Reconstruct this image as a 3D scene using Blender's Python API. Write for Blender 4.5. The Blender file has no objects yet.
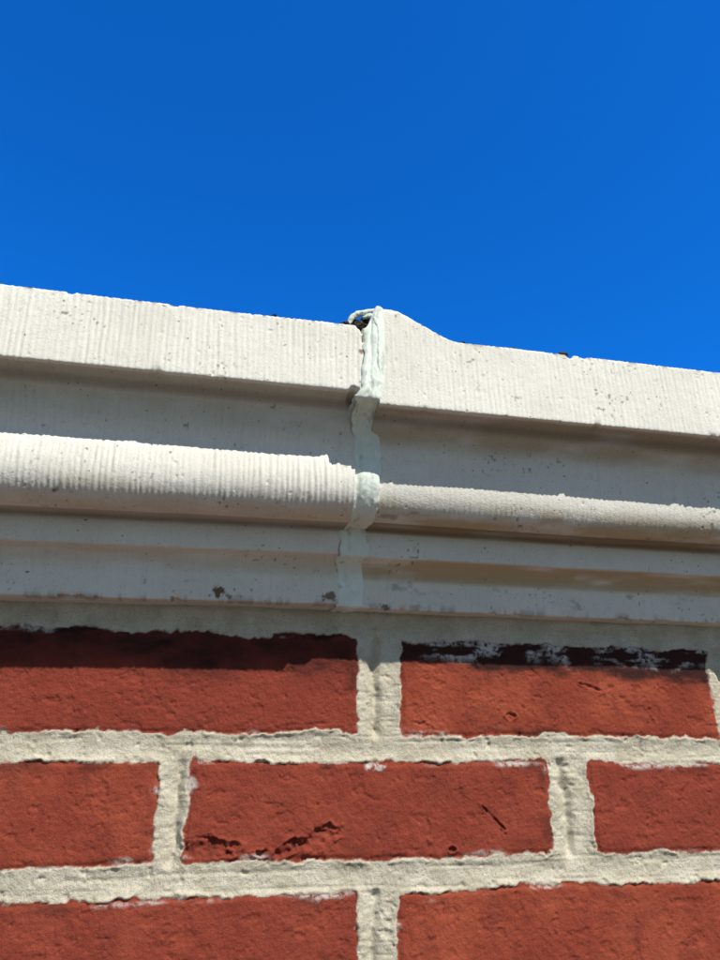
import bpy, math, numpy as np
from mathutils import Vector
MM=0.001
sc=bpy.context.scene
sc.view_settings.view_transform='Standard'; sc.view_settings.look='None'; sc.view_settings.exposure=0

# ---------------- noise ----------------
def _h(xi,yi,seed):
    h=(xi.astype(np.int64)*374761393+yi.astype(np.int64)*668265263+seed*974634777)&0xffffffff
    h=((h^(h>>13))*1274126177)&0xffffffff
    h=((h^(h>>16))*2246822519)&0xffffffff
    h=h^(h>>15)
    return (h&0xffffff)/float(0xffffff)
def vn(x,y,seed=0):
    x,y=np.broadcast_arrays(np.asarray(x,float),np.asarray(y,float))
    xi=np.floor(x); yi=np.floor(y); fx=x-xi; fy=y-yi
    fx=fx*fx*fx*(fx*(fx*6-15)+10); fy=fy*fy*fy*(fy*(fy*6-15)+10)
    a=_h(xi,yi,seed); b=_h(xi+1,yi,seed); c=_h(xi,yi+1,seed); d=_h(xi+1,yi+1,seed)
    return ((a*(1-fx)+b*fx)*(1-fy)+(c*(1-fx)+d*fx)*fy)*2-1
def fbm(x,y,seed=0,o=4):
    s=0;a=1;t=0
    for i in range(o):
        s=s+a*vn(x*2**i+17.3*i,y*2**i-9.1*i,seed+i*7); t+=a; a*=0.5
    return s/t
def sst(a,b,x):
    t=np.clip((x-a)/(b-a),0,1); return t*t*(3-2*t)

def grid_mesh(name,P,mat,attrs={},caps=False,parent=None,closed=False):
    n,m=P.shape[:2]
    idx=np.arange(n*m).reshape(n,m)
    f=np.stack([idx[:-1,:-1],idx[1:,:-1],idx[1:,1:],idx[:-1,1:]],-1).reshape(-1,4)
    if closed:
        g=np.stack([idx[:-1,-1],idx[1:,-1],idx[1:,0],idx[:-1,0]],-1).reshape(-1,4)
        f=np.concatenate([f,g])
    loops=f.reshape(-1); starts=np.arange(len(f))*4
    if caps:
        loops=np.concatenate([loops,idx[0,:],idx[-1,::-1]])
        starts=np.concatenate([starts,[len(f)*4,len(f)*4+m]])
    me=bpy.data.meshes.new(name)
    me.vertices.add(n*m); me.vertices.foreach_set('co',P.reshape(-1).astype(np.float32))
    me.loops.add(len(loops)); me.loops.foreach_set('vertex_index',loops.astype(np.int32))
    me.polygons.add(len(starts)); me.polygons.foreach_set('loop_start',starts.astype(np.int32))
    sm=np.ones(len(starts),bool)
    if caps: sm[-2:]=False
    me.update(calc_edges=True)
    me.polygons.foreach_set('use_smooth',sm)
    me.validate()
    for k,v in attrs.items():
        a=me.attributes.new(k,'FLOAT','POINT'); a.data.foreach_set('value',np.ascontiguousarray(v,dtype=np.float32).reshape(-1))
    me.materials.append(mat)
    ob=bpy.data.objects.new(name,me); sc.collection.objects.link(ob)
    if parent: ob.parent=parent
    return ob
def empty(name):
    e=bpy.data.objects.new(name,None); sc.collection.objects.link(e); e.empty_display_size=0.05; return e

# ---------------- materials ----------------
class NT:
    def __init__(s,name,rough=0.9,spec=0.2):
        s.m=bpy.data.materials.new(name); s.m.use_nodes=True; s.t=s.m.node_tree
        s.b=s.t.nodes['Principled BSDF']; s.b.inputs['Roughness'].default_value=rough
        s.b.inputs['Specular IOR Level'].default_value=spec
        s.co=s.t.nodes.new('ShaderNodeTexCoord').outputs['Object']
    def L(s,a,b): s.t.links.new(a,b)
    def val(s,sock,v):
        if isinstance(v,bpy.types.NodeSocket): s.L(v,sock)
        else: sock.default_value=v
    def noise(s,scale,detail=4,rough=0.6,vec=None):
        n=s.t.nodes.new('ShaderNodeTexNoise'); n.inputs['Scale'].default_value=scale
        n.inputs['Detail'].default_value=detail; n.inputs['Roughness'].default_value=rough
        s.L(vec or s.co,n.inputs['Vector']); return n.outputs['Fac']
    def scaled(s,v):
        n=s.t.nodes.new('ShaderNodeMapping'); n.inputs['Scale'].default_value=v; s.L(s.co,n.inputs['Vector']); return n.outputs[0]
    def ramp(s,f,a,b,lo=0,hi=1):
        n=s.t.nodes.new('ShaderNodeMapRange'); n.interpolation_type='SMOOTHSTEP'
        for i,v in zip(('From Min','From Max','To Min','To Max'),(a,b,lo,hi)): n.inputs[i].default_value=v
        s.L(f,n.inputs['Value']); return n.outputs['Result']
    def mix(s,f,a,b,mode='MIX'):
        n=s.t.nodes.new('ShaderNodeMix'); n.data_type='RGBA'; n.blend_type=mode
        s.val(n.inputs[0],f)
        for i,c in ((6,a),(7,b)):
            if isinstance(c,tuple): c=(*c,1)
            s.val(n.inputs[i],c)
        return n.outputs[2]
    def math(s,op,a,b=0):
        n=s.t.nodes.new('ShaderNodeMath'); n.operation=op; s.val(n.inputs[0],a); s.val(n.inputs[1],b); return n.outputs[0]
    def attr(s,k):
        n=s.t.nodes.new('ShaderNodeAttribute'); n.attribute_name=k; return n.outputs['Fac']
    def bump(s,h,strength,dist,prev=None):
        n=s.t.nodes.new('ShaderNodeBump'); n.inputs['Strength'].default_value=strength; n.inputs['Distance'].default_value=dist
        s.L(h,n.inputs['Height'])
        if prev: s.L(prev,n.inputs['Normal'])
        return n.outputs['Normal']
    def out(s,col,nor=None):
        s.val(s.b.inputs['Base Color'],col)
        if nor: s.L(nor,s.b.inputs['Normal'])
        return s.m

def wall_mat():
    k=NT('brick_and_mortar',0.92,0.12)
    n1=k.noise(28,5); n2=k.noise(220,5,0.7); n3=k.noise(900,3,0.7); tone=k.attr('tone')
    c=k.mix(k.ramp(n1,0.35,0.65),(0.27,0.053,0.029),(0.37,0.083,0.043))
    c=k.mix(k.ramp(tone,0,1,0,0.7),c,(0.235,0.044,0.029))
    c=k.mix(k.ramp(k.noise(45,6,0.7),0.5,0.66,0,0.55),c,(0.18,0.038,0.027))
    c=k.mix(k.ramp(n2,0.5,0.7,0,0.55),c,(0.19,0.036,0.025))
    c=k.mix(k.ramp(n3,0.60,0.75,0,0.6),c,(0.44,0.18,0.115))
    c=k.mix(k.ramp(n3,0.38,0.28,0,0.7),c,(0.11,0.025,0.018))
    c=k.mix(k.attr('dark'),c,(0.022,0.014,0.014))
    m=k.mix(k.ramp(k.noise(60,5),0.35,0.65),(0.53,0.48,0.36),(0.67,0.62,0.49))
    m=k.mix(k.ramp(k.noise(25,5,.7),0.5,0.7,0,0.4),m,(0.46,0.40,0.30))
    m=k.mix(k.ramp(k.noise(1100,2,0.8),0.55,0.7,0,0.7),m,(0.38,0.31,0.21))
    m=k.mix(k.ramp(k.noise(1500,2,0.8),0.6,0.7,0,0.8),m,(0.76,0.73,0.65))
    m=k.mix(k.ramp(k.noise(2300,1,0.8),0.64,0.69,0,0.8),m,(0.16,0.12,0.08))
    c=k.mix(k.attr('mortar'),c,m)
    sm=k.math('MULTIPLY',k.attr('smear'),k.ramp(n2,0.38,0.58))
    c=k.mix(sm,c,(0.64,0.60,0.54))
    nb=k.bump(k.noise(1300,3,0.8),0.65,0.0009)
    nb=k.bump(k.noise(350,4,0.7),0.4,0.0012,nb)
    return k.out(c,nb)
def stone_mat():
    k=NT('cast_stone',0.9,0.12)
    n1=k.noise(18,5); n2=k.noise(160,5,0.7); n3=k.noise(1200,2,0.8)
    c=k.mix(k.ramp(n1,0.35,0.65),(0.785,0.76,0.665),(0.84,0.82,0.73))
    c=k.mix(k.ramp(n2,0.5,0.75,0,0.35),c,(0.64,0.60,0.49))
    c=k.mix(k.ramp(k.noise(1,4,0.7,k.scaled((420,30,25))),0.54,0.74,0,0.25),c,(0.56,0.52,0.42))
    c=k.mix(k.ramp(n3,0.58,0.70,0,0.5),c,(0.44,0.40,0.31))
    c=k.mix(k.ramp(k.noise(420,1,0.4),0.75,0.79,0,0.7),c,(0.12,0.10,0.08))
    c=k.mix(k.attr('tan'),c,(0.54,0.42,0.24))
    c=k.mix(k.attr('dirt_dark'),c,(0.10,0.075,0.05))
    c=k.mix(k.attr('rust'),c,(0.16,0.085,0.035))
    nb=k.bump(n3,0.4,0.0007); nb=k.bump(k.noise(400,4,0.7),0.3,0.0006,nb)
    return k.out(c,nb)
def seal_mat():
    k=NT('sealant',0.6,0.3)
    n2=k.noise(200,5,0.7)
    c=k.mix(k.ramp(n2,0.4,0.65),(0.73,0.81,0.70),(0.82,0.87,0.78))
    c=k.mix(k.ramp(k.noise(120,4),0.58,0.72,0,0.45),c,(0.60,0.57,0.46))
    c=k.mix(k.attr('dirt_dark'),c,(0.14,0.10,0.07))
    return k.out(c,k.bump(k.noise(500,3),0.3,0.0007))
def simple(name,c1,c2,scale,rough=0.9,bs=0.4,bd=0.002):
    k=NT(name,rough); n=k.noise(scale,5)
    return k.out(k.mix(k.ramp(n,0.35,0.65),c1,c2),k.bump(k.noise(scale*4,4),bs,bd))
M_wall=wall_mat(); M_stone=stone_mat(); M_seal=seal_mat()
M_dark=simple('dark_debris',(0.02,0.018,0.015),(0.09,0.075,0.055),500,0.95,0.6,0.001)
M_ground=simple('asphalt_ground',(0.06,0.058,0.052),(0.09,0.085,0.075),3)

# ---------------- brick wall ----------------
wall=empty('brick_wall')
rng=np.random.RandomState(4)
rects=[]
def addrow(z0,z1,xs):
    for a,b in xs: rects.append((a,b,z0,z1,rng.rand()))
XL,XR=-1250,1600
def fill(z0,z1,known,jw=18,L=188):
    xs=list(known); a=known[0][0]
    while a>XL: b=a-jw-rng.uniform(-2,2); xs.append((b-L,b)); a=b-L
    b=known[-1][1]
    while b<XR: a=b+jw+rng.uniform(-2,2); xs.append((a,a+L)); b=a+L
    addrow(z0,z1,xs)
fill(16.2,65,[(-108,80),(104.5,293)])
fill(-42,2.3,[(-207,-19),(-4,184),(208.5,396)])
fill(-102,-57.2,[(-109,79.5),(100,290)])
z=-102-14.5; i=0
while z>-1520:
    off=rng.uniform(-4,4); x0=(-4 if i%2==0 else -109)+off
    fill(z-45,z,[(x0,x0+188)]); z-=59.5; i+=1

def wall_patch(name,xs,zs):
    X,Z=np.meshgrid(xs,zs,indexing='ij')
    wx=1.0*fbm(X/14,Z/14,1)+0.6*fbm(X/3,Z/3,2)+0.8*fbm(X/70,Z/70,21)
    wz=0.9*fbm(X/16,Z/10,3)+0.6*fbm(X/3,Z/3,4)+1.3*fbm(X/60,Z/60,5)
    Xw=X+wx; Zw=Z+wz
    D=np.full(X.shape,50.0); T=np.zeros(X.shape)
    for (a,b,z0,z1,t) in rects:
        i0,i1=np.searchsorted(xs,[a-15,b+15]); j0,j1=np.searchsorted(zs,[z0-12,z1+12])
        if i1<=i0 or j1<=j0: continue
        xx=Xw[i0:i1,j0:j1]; zz=Zw[i0:i1,j0:j1]; r=1.5
        qx=np.abs(xx-(a+b)/2)-(b-a)/2+r; qz=np.abs(zz-(z0+z1)/2)-(z1-z0)/2+r
        d=np.hypot(np.maximum(qx,0),np.maximum(qz,0))+np.minimum(np.maximum(qx,qz),0)-r
        s=D[i0:i1,j0:j1]; w=d<s; s[w]=d[w]; T[i0:i1,j0:j1][w]=t
    spill=fbm(X/22,Z/9,11)*2.3+fbm(X/4,Z/4,12)*1.3-0.3
    dm=D+spill
    mort=sst(-0.35,0.35,dm)
    brick_h=0.35*fbm(X/30,Z/30,6)+0.28*fbm(X/4,Z/4,7,3)+0.16*vn(X/1.1,Z/1.1,8)-0.7*sst(-2.5,0,D)**2
    po=vn(X/2.3,Z/2.3,31)*0.6+vn(X/1.2,Z/1.2,32)*0.5; brick_h-=0.6*sst(0.7,0.85,po)
    fl=fbm(X/9,Z/6,33); brick_h-=0.45*sst(0.36,0.42,fl)
    depth=sst(-1,7,D)
    mo_h=-0.1-0.9*depth+0.6*fbm(X/15,Z/7,9)+0.34*fbm(X/1.6,Z/1.6,10,3)
    mo_h+=0.8*np.exp(-((dm-0.8)/1.0)**2)*sst(-0.1,0.4,fbm(X/9,Z/9,19))
    vert=np.zeros_like(X)
    for (a,b,z0,z1,t) in rects:
        i0,i1=np.searchsorted(xs,[b-2,b+26]); j0,j1=np.searchsorted(zs,[z0-4,z1+3])
        if i1<=i0 or j1<=j0: continue
        xx=X[i0:i1,j0:j1]; zz=Z[i0:i1,j0:j1]
        g=np.exp(-((xx-b-9-2.5*fbm(zz/16,zz*0,int(b)%97))/2.4)**2)
        g*=sst(z0-4,z0+2,zz)*sst(z1+3,z1-2,zz)
        vert[i0:i1,j0:j1]=np.maximum(vert[i0:i1,j0:j1],g)
    mo_h-=3.2*vert*(0.6+0.6*fbm(X/8,Z/8,15)+0.4)
    vo=fbm(X/6,Z/5,16); mo_h-=0.8*sst(0.4,0.6,vo)*mort
    mo_h-=0.35*sst(0.1,0.4,fbm(X/40,Z/1.8,18,2))*(1-vert)
    up=sst(64,80,Z); mo_h+=3.5*up+2.2*up*fbm(X/20,Z/8,17)
    h=brick_h*(1-mort)+mo_h*mort
    dark=np.zeros_like(X)
    def spall(cx,cz,rx,rz,dep,seed,ang=0):
        nonlocal h,dark
        c,s=math.cos(ang),math.sin(ang)
        ux=((X-cx)*c+(Z-cz)*s)/rx; uz=(-(X-cx)*s+(Z-cz)*c)/rz
        r=np.hypot(ux,uz)+0.55*fbm(X/7,Z/5,seed)+0.25*fbm(X/2,Z/2,seed+1)
        m=sst(1.0,0.7,r); h=h-m*(dep*(0.6+0.9*fbm(X/4,Z/3,seed+2)))
        h=h+0.9*np.exp(-((r-1.1)/0.16)**2)*sst(-.3,.3,vn(X/5,Z/5,seed))
        dark=np.maximum(dark,m*sst(0.0,0.5,fbm(X/4,Z/3,seed+2))*0.35)  # shade of the hollow put into the colour where the spall is deepest
    spall(8,-36,13,4.6,1.9,101); spall(45,-37,10,3.8,2.5,111,0.35); spall(60,-33,10,4.8,2.0,121,0.3)
    spall(33,-39,6,2.0,2.6,131); spall(152,-25,9,0.8,1.3,141,-0.75); spall(12,1,4,1.6,1.5,151); spall(30,2,3,1.3,1.6,161)
    spall(165,26,3,1.8,1.6,171); spall(115,21,7,1.0,1.3,181,-0.2); spall(128,-39,3,2,1.2,191); spall(116,-28,1.2,6,1.0,195,.1)
    spall(215,42,7,1.2,1.3,201,-0.3); spall(265,-12,6,0.9,1.2,211,0.8); spall(182,36,3,1.2,1.4,221)
    stain_shade=sst(38,56,Z+9*fbm(X/25,Z/14,41)-sst(100,106,X)*5)
    dark=np.maximum(dark,0.80*stain_shade*(0.85+0.4*fbm(X/10,Z/5,42)))  # grime on the top course, also deepening the cornice shadow in the colour
    dark=np.maximum(dark,0.9*sst(50,57,Z+7*fbm(X/15,Z/8,45)+(X-105)*0.035)*(X>100))  # right brick: black staining plus painted cornice shadow, widening to the right
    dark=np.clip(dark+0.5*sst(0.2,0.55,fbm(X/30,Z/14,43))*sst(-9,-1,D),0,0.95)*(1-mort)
    near=sst(-5,-0.5,D)
    sm=sst(0.22,0.55,fbm(X/30,Z/8,51)+0.35*near-0.22)*near*0.8
    band=sst(52,58,Z+4*fbm(X/12,Z/12,54))*sst(105,118,X)
    sm=np.maximum(sm,0.9*band*sst(0.0,0.32,fbm(X/14,Z/5,53)))
    sm=np.maximum(sm,0.9*sst(1,.6,np.hypot((X-90)/7,(Z-0.5)/3)+.5*fbm(X/4,Z/3,55)))
    h=h+0.2*sm*(1-mort)
    P=np.stack([X*MM,-h*MM,Z*MM],-1)
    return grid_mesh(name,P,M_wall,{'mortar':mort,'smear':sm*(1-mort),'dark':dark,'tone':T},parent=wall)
fx0,fx1,fz0,fz1=-150,340,-120,84
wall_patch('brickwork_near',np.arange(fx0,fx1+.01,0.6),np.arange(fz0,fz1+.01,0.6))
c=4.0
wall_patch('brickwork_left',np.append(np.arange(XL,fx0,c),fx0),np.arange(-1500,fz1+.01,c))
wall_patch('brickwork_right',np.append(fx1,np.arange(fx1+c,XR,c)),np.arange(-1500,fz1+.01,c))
wall_patch('brickwork_below',np.append(np.arange(fx0,fx1,c),fx1),np.append(np.arange(-1500,fz0,c),fz0))
import bmesh
def box(name,x0,x1,y0,y1,z0,z1,mat,parent=None):
    bm=bmesh.new(); v=[bm.verts.new((x*MM,y*MM,z*MM)) for x in(x0,x1) for y in(y0,y1) for z in(z0,z1)]
    for q in((0,1,3,2),(4,6,7,5),(0,4,5,1),(2,3,7,6),(0,2,6,4),(1,5,7,3)): bm.faces.new([v[i] for i in q])
    bm.normal_update(); me=bpy.data.meshes.new(name); bm.to_mesh(me); bm.free(); me.materials.append(mat)
    o=bpy.data.objects.new(name,me); sc.collection.objects.link(o); o.parent=parent; return o
M_core=simple('wall_core',(0.30,0.07,0.04),(0.36,0.10,0.06),40)
box('wall_core',XL+2,XR-4,8,290,-1500,76,M_core,wall)

# ---------------- cornice stones ----------------
def cat(pts,n=12):
    pts=np.array(pts,float)
    if len(pts)==2: return pts
    p=np.vstack([2*pts[0]-pts[1],pts,2*pts[-1]-pts[-2]]); o=[]
    for i in range(1,len(p)-2):
        for t in np.linspace(0,1,n,endpoint=False):
            a,b,c_,d=p[i-1],p[i],p[i+1],p[i+2]
            o.append(0.5*((2*b)+(-a+c_)*t+(2*a-5*b+4*c_-d)*t*t+(-a+3*b-3*c_+d)*t**3))
    o.append(pts[-1]); return np.array(o)
def profile(segs,ds=0.7,smooth=2):
    o=[cat(segs[0])]
    for s in segs[1:]: o.append(cat(s)[1:])
    p=np.vstack(o); L=np.append(0,np.cumsum(np.hypot(*np.diff(p,axis=0).T)))
    s=np.arange(0,L[-1],ds); q=np.stack([np.interp(s,L,p[:,0]),np.interp(s,L,p[:,1])],-1)
    for _ in range(smooth): q[1:-1]=0.25*q[:-2]+0.5*q[1:-1]+0.25*q[2:]
    return q
OV_L=[(33,117.0),(46,116.2),(55,119),(60,125),(61.8,133),(61,142),(59,149)]
OV_R=[(33,117.4),(43.5,117.0),(51,120.2),(55.3,125.5),(57.3,132),(57.8,139),(57.8,147)]
OV_M=[(33,117.8),(44,117.5),(52,120.4),(57.3,126),(59.3,133),(59.2,142),(58.5,149)]
def prof(pf,zb,zt,zo,ov,pl=18):
    return profile([[(-6,79+zo),(pl,79+zo)],[(pl,79+zo),(pl+.5,92+zo)],[(pl+.5,92+zo),(pl+2,97+zo),(24,101.3+zo),(30,103+zo)],
      [(30,103+zo),(31.5,ov[0][1]-1.2)],[(31.5,ov[0][1]-1.2),(33,ov[0][1])],
      ov+[(ov[-1][0]+1.8,156),(65.5,zb-5),(74,zb-0.8)],
      [(74,zb-0.8),(pf,zb)],[(pf,zb),(pf,zt)],[(pf,zt),(10,zt+1)]])
def hump(x):
    return 14.5*sst(117,82,x)*(0.95+0.05*np.cos((x-70)/7))
def stone(name,xs,pr,seed,ribs,xform,humped=False):
    back=np.stack([np.linspace(8,-300,40),np.full(40,pr[-1,1]-0.3)],-1)
    back[:,1]-=np.linspace(0,6,40)
    bb=np.array([[-300,79.0],[-150,79.0],[-30,79.0],[-8,79.0]])
    q=np.vstack([pr,back,bb]); n=len(pr)
    t=np.gradient(q,axis=0); t/=np.hypot(t[:,0],t[:,1])[:,None]+1e-9
    N=np.stack([t[:,1],-t[:,0]],-1)
    S=np.append(0,np.cumsum(np.hypot(*np.diff(q,axis=0).T)))
    X,SS=np.meshgrid(xs,S,indexing='ij'); Pq=np.broadcast_to(q[:,0],X.shape).copy(); Zq=np.broadcast_to(q[:,1],X.shape).copy()
    vis=np.broadcast_to((np.arange(len(q))<n-1)&(np.arange(len(q))>3),X.shape)
    zone=np.where(Zq>160,0.9,np.where(Zq>120,ribs[1],0.25))*ribs[0]
    ph=X+0.03*Zq+1.1*fbm(X/25,Zq/60,seed)+0.3*vn(X/3,Zq/14,seed+1)
    rib=np.sin(2*np.pi*ph/2.75)+0.5*np.sin(2*np.pi*ph/4.6+1.0)
    amp=0.35+0.8*sst(-0.5,0.4,fbm(X/20,SS/18,seed+2))
    disp=0.12*rib*zone*amp+0.17*fbm(X/1.3,SS/14,seed+3,3)*zone+0.5*fbm(X/50,SS/40,seed+4)+0.08*fbm(X/2.2,SS/2.2,seed+5,3)
    pit=vn(X/2.0,SS/2.0,seed+6)*.6+vn(X/1.1,SS/1.1,seed+7)*.5
    disp=disp-0.8*sst(0.80,0.92,pit)
    zb,zt=zb_of[name],zt_of[name]
    edge=np.exp(-((Zq-zb)/1.8)**2)*(Pq>76)+np.exp(-((Zq-zt)/2.0)**2)*(Pq>76)
    disp=disp-edge*0.9*sst(0.3,0.6,fbm(X/7,SS*0+Zq/30,seed+8))-edge*0.25*np.abs(fbm(X/2,SS/3,seed+9))
    low=np.exp(-((Zq-80)/2.0)**2)*(Pq>10)
    disp=disp-low*1.8*sst(0.25,0.55,fbm(X/9,SS*0,seed+10))
    disp=np.where(vis,disp,0.3*fbm(X/40,SS/40,seed+4))
    Pn=Pq+disp*N[:,0]; Zn=Zq+disp*N[:,1]
    for (cx,cz,r,dp) in chips[name]:
        g=sst(1.1,0.3,np.hypot((X-cx),(Zq-cz))/r+0.35*fbm(X/2.5,Zq/2.5,seed+35))*(Pq>70)
        Pn=Pn-g*dp; Zn=Zn+g*dp*(0.8 if cz<180 else -0.8)
    if humped:
        w=sst(186,206,Zq)*sst(-60,-10,Pq); Zn=Zn+hump(X)*w
    X2,Pn,Zn=xform(X,Pn,Zn)
    dirt_dark=0.4*sst(0.35,0.6,fbm(X/12,SS/8,seed+20)-0.12)*((Zq<100)|(np.abs(Zq-119)<3))
    dirt_dark=np.maximum(dirt_dark,0.65*sst(0.75,0.85,vn(X/1.8,SS/1.8,seed+21))*sst(0.1,0.5,fbm(X/25,SS/15,seed+22)))
    dirt_dark=np.maximum(dirt_dark,0.85*np.exp(-((Zq-zt)/1.2)**2)*(Pq>79)*sst(0.1,0.5,fbm(X/3.0,SS*0,seed+24)))
    dirt_dark=np.maximum(dirt_dark,0.35*low*sst(0.1,0.5,fbm(X/5,SS*0,seed+25)))
    dirt_dark=np.maximum(dirt_dark,0.22*sst(150,170,Zq+5*fbm(X/30,Zq/10,seed+26))*(Pq<80)*(Zq<zb))  # darker towards the top of the cove, below the fascia
    crev=np.exp(-((Zq-(ov0[name]))/1.6)**2)*(Pq<45)*0.65+np.exp(-((Zq-(zb-2))/2.2)**2)*(Pq<80)*0.6  # darker in the groove under the bead and just below the fascia edge
    dirt_dark=np.clip(np.maximum(dirt_dark,crev),0,0.9)
    tan=ribs[2]*sst(-0.5,0.4,fbm(X/30,SS/10,seed+23)+0.15)*(sst(93,96,Zq)*sst(104,102,Zq)+sst(115,116.5,Zq)*sst(131,120,Zq)+0.7*sst(150,160,Zq)*sst(zb+.5,zb,Zq)*(Pq<81))  # undersides: tan staining, with warm brick bounce light painted into the colour
    rust=np.zeros_like(X)
    for (cx,cz,r,kd) in stains[name]:
        g=sst(1.05,0.7,np.hypot((X-cx),(Zq-cz)*1.2)/r+0.9*fbm(X/2.2,Zq/2.2,seed+33,3))*(Pq>10)
        rust=np.maximum(rust,g*kd)
    P=np.stack([X2*MM,-Pn*MM,Zn*MM],-1)
    return grid_mesh(name,P,M_stone,{'dirt_dark':dirt_dark,'tan':tan,'rust':rust},caps=True,closed=True)
ov0={'cornice_stone':117.2,'cornice_stone.001':117.5}
zb_of={'cornice_stone':172.5,'cornice_stone.001':166.0}
zt_of={'cornice_stone':210.5,'cornice_stone.001':207.5}
stains={'cornice_stone':[(3,85,3.6,0.95),(8,82.5,1.8,0.7),(61,84,3.4,0.85),(-20,81,1.5,.5),(65,195,1.6,.8),(65.5,186,1.2,.8)],'cornice_stone.001':[(92,80,2.4,0.85),(74,96,1.6,.6)]}
chips={'cornice_stone':[(61,172.5,3.2,2.6),(66,203,2.5,2.0),(66,210,4,2.5)],'cornice_stone.001':[(180,207.5,2.5,1.5)]}
def xs_span(a,b,fa,fb,fine=0.5,co=1.2):
    o=[]
    if a<fa: o.append(np.arange(a,fa,co))
    o.append(np.arange(max(a,fa),min(b,fb),fine))
    if b>fb: o.append(np.arange(fb,b,co))
    return np.concatenate(o)
def xl(X,P,Z):
    k=(66-X)/170.0
    return X,P,Z-2.4*k*sst(205,90,Z)
def xr(X,P,Z): return X,P,Z
stone('cornice_stone',xs_span(-600,66,-130,66),prof(82,172.5,210.5,0.8,OV_L,17),300,(1.0,1.5,0.3),xl)
stone('cornice_stone.001',xs_span(73.5,800,73.5,320),prof(82.7,166,207.5,0,OV_R,13.5),400,(0.7,0.4,0.85),xr,True)

# ---------------- sealant joint ----------------
joint=empty('joint_sealant')
pr=prof(82.5,169,209,0.4,OV_M,16); pr=pr[(np.arange(len(pr))>8)]
cut=np.argmax((pr[:,1]>206)&(pr[:,0]<78)); pr=pr[:cut+14]
S=np.append(0,np.cumsum(np.hypot(*np.diff(pr,axis=0).T)))
t=np.gradient(pr,axis=0); t/=np.hypot(t[:,0],t[:,1])[:,None]; N=np.stack([t[:,1],-t[:,0]],-1)
for _ in range(12): N[1:-1]=.25*N[:-2]+.5*N[1:-1]+.25*N[2:]
u=np.linspace(-1,1,51)
U,SS=np.meshgrid(u,S,indexing='ij'); Zc=np.broadcast_to(pr[:,1],U.shape)
wL=5.2+2.8*sst(176,165,Zc)+1.7*fbm(SS/11,SS*0,61)+0.5*vn(SS/2.5,SS*0,62)
wR=6.2+2.6*sst(172,160,Zc)+2.2*fbm(SS/12,SS*0,63)+0.5*vn(SS/2.5,SS*0,64)
cen=70+1.2*fbm(SS/22,SS*0,65)
X=cen+np.where(U<0,U*wL,U*wR)
prof_h=1.7*(1-np.abs(U)**4)-0.5+0.6*fbm(X/6,SS/9,66)+0.2*fbm(X/1.5,SS/2.5,67)-0.9*np.exp(-((U+0.35+.4*fbm(SS/12,SS*0,68))/0.2)**2)
prof_h-=2.7*sst(0.9,1.0,np.abs(U))
Pn=pr[:,0]+prof_h*N[:,0]; Zn=pr[:,1]+prof_h*N[:,1]
Zn=Zn+hump(X*0+78)*sst(188,207,Zn)*sst(66,73,X)
dirt_dark=0.7*np.exp(-((U+0.88)/0.08)**2)*sst(0.0,0.3,fbm(SS/10,SS*0,69)+0.1)+0.35*sst(0.35,0.6,fbm(X/3,SS/5,70))
grid_mesh('sealant_bead',np.stack([X*MM,-Pn*MM,Zn*MM],-1),M_seal,{'dirt_dark':np.clip(dirt_dark,0,.9)},parent=joint)
def tube(name,pts,rad,mat,parent,seed):
    pts=cat(pts,16); n=len(pts); tt=np.gradient(pts,axis=0); tt/=np.linalg.norm(tt,axis=1)[:,None]
    up=np.array([0,-1,0.2]); a=np.cross(tt,up); a/=np.linalg.norm(a,axis=1)[:,None]; b=np.cross(tt,a)
    th=np.linspace(0,2*np.pi,17)[:-1]; R,TH=np.meshgrid(np.arange(n),th,indexing='ij')
    s=np.cumsum(np.linalg.norm(np.gradient(pts,axis=0),axis=1))[R]
    rr=np.interp(np.arange(n)/(n-1),np.linspace(0,1,len(rad)),rad)[R]*(1+0.45*fbm(s/3,TH,seed))
    P=pts[R]+rr[...,None]*(np.cos(TH)[...,None]*a[R]+np.sin(TH)[...,None]*b[R])
    return grid_mesh(name,P*MM,mat,{'dirt_dark':0.5*sst(.3,.6,fbm(s/3,TH,seed+3))},parent=parent,caps=True,closed=True)
tube('sealant_lip',[(58.5,-77,213.5),(61,-78,218.3),(66,-79,220.8),(72,-80,221.6),(80,-81,221.9),(88,-80.5,220),(96,-80,216),(103,-79.5,211.6),(109,-79,208.8)],[1.1,1.6,1.5,1.4,1.2,0.9,0.7,0.5,0.3],M_seal,joint,80)
tube('sealant_strand',[(66,-80,217),(70,-82,217),(72.5,-82.8,212),(73.5,-82.9,204),(73.2,-82.9,195),(73.5,-82.9,184)],[1.0,1.3,1.3,1.0,1.0,0.6],M_seal,joint,90)

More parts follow.
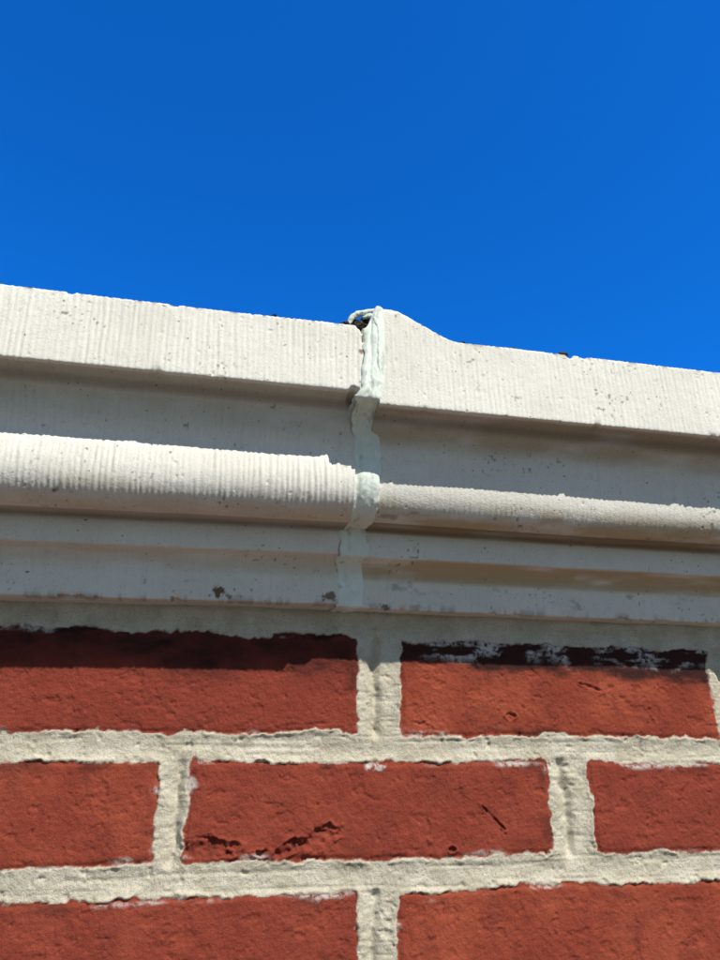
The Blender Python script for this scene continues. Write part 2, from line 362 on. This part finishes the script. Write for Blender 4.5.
# ---------------- debris in the joint ----------------
def lumps(name,items,seed):
    bm=bmesh.new()
    for (x,y,z,r) in items:
        g=bmesh.ops.create_icosphere(bm,subdivisions=3,radius=r*MM)
        for v in g['verts']:
            n=v.co.normalized(); k=1+0.35*float(fbm(np.array(n.x*2.1+x),np.array(n.y*2.1+n.z*1.7+z),seed))*1.6
            v.co=Vector((v.co.x*k*1.25,v.co.y*k,v.co.z*k*0.8))+Vector((x*MM,y*MM,z*MM))
    me=bpy.data.meshes.new(name); bm.to_mesh(me); bm.free(); me.materials.append(M_dark)
    for p in me.polygons: p.use_smooth=True
    o=bpy.data.objects.new(name,me); sc.collection.objects.link(o); return o
lumps('dirt_debris',[(64,-78,213,2.6),(67,-77,216.5,2.4),(69.5,-79,214.5,2.2),(61.5,-77,212,2.0),(57,-80,212,1.5),(54.5,-80,211.3,1.0),(66,-81,211.3,1.5),(71,-77,218,2.0),(63,-76,216,2),
  (148,-81,207.8,1.1),(149.5,-81,207.8,0.8),(176,-81,208.2,1.4),(178.5,-81,208.2,1.1),(20,-80.5,211.7,.8),(214,-80.5,208,.9),(120,-80.5,208.6,.8)],7)

# ---------------- ground ----------------
n=60; g=np.linspace(-1,1,n); g=np.sign(g)*np.abs(g)**3*400
GX,GY=np.meshgrid(g,g,indexing='ij')
grid_mesh('ground',np.stack([GX,GY,np.full_like(GX,-1.5)],-1),M_ground)

# ---------------- light ----------------
el,az=math.radians(49.5),math.radians(25)
Sd=Vector((math.sin(az)*math.cos(el),-math.cos(az)*math.cos(el),math.sin(el)))
sl=bpy.data.lights.new('sun','SUN'); sl.energy=5.0; sl.angle=math.radians(0.53); sl.color=(1,0.96,0.89)
so=bpy.data.objects.new('sun',sl); sc.collection.objects.link(so); so.rotation_euler=Sd.to_track_quat('Z','Y').to_euler()
w=bpy.data.worlds.new('World'); sc.world=w; w.use_nodes=True; nt=w.node_tree
sky=nt.nodes.new('ShaderNodeTexSky'); sky.sky_type='NISHITA'; sky.sun_disc=False
sky.sun_elevation=el; sky.sun_rotation=math.radians(155); sky.air_density=1.0; sky.dust_density=0.1; sky.ozone_density=4.0
tc=nt.nodes.new('ShaderNodeTexCoord'); sx=nt.nodes.new('ShaderNodeSeparateXYZ'); nt.links.new(tc.outputs['Generated'],sx.inputs[0])
mr=nt.nodes.new('ShaderNodeMapRange'); mr.interpolation_type='SMOOTHSTEP'; mr.inputs['From Min'].default_value=-0.1; mr.inputs['From Max'].default_value=0.45
nt.links.new(sx.outputs['Y'],mr.inputs['Value'])
mx=nt.nodes.new('ShaderNodeMix'); mx.data_type='RGBA'; mx.blend_type='MULTIPLY'
nt.links.new(mr.outputs[0],mx.inputs[0]); nt.links.new(sky.outputs[0],mx.inputs[6]); mx.inputs[7].default_value=(0.08,1.28,2.85,1)
bg=nt.nodes['Background']; nt.links.new(mx.outputs[2],bg.inputs[0]); bg.inputs[1].default_value=0.08

# ---------------- camera ----------------
cam=bpy.data.cameras.new('camera'); co=bpy.data.objects.new('camera',cam); sc.collection.objects.link(co)
cam.sensor_fit='VERTICAL'; cam.sensor_height=36; cam.lens=27; cam.clip_start=0.005; cam.clip_end=2000
co.location=(0,-0.39,0); co.rotation_euler=(math.radians(90+21.7),0,math.radians(-11.7))
sc.camera=co
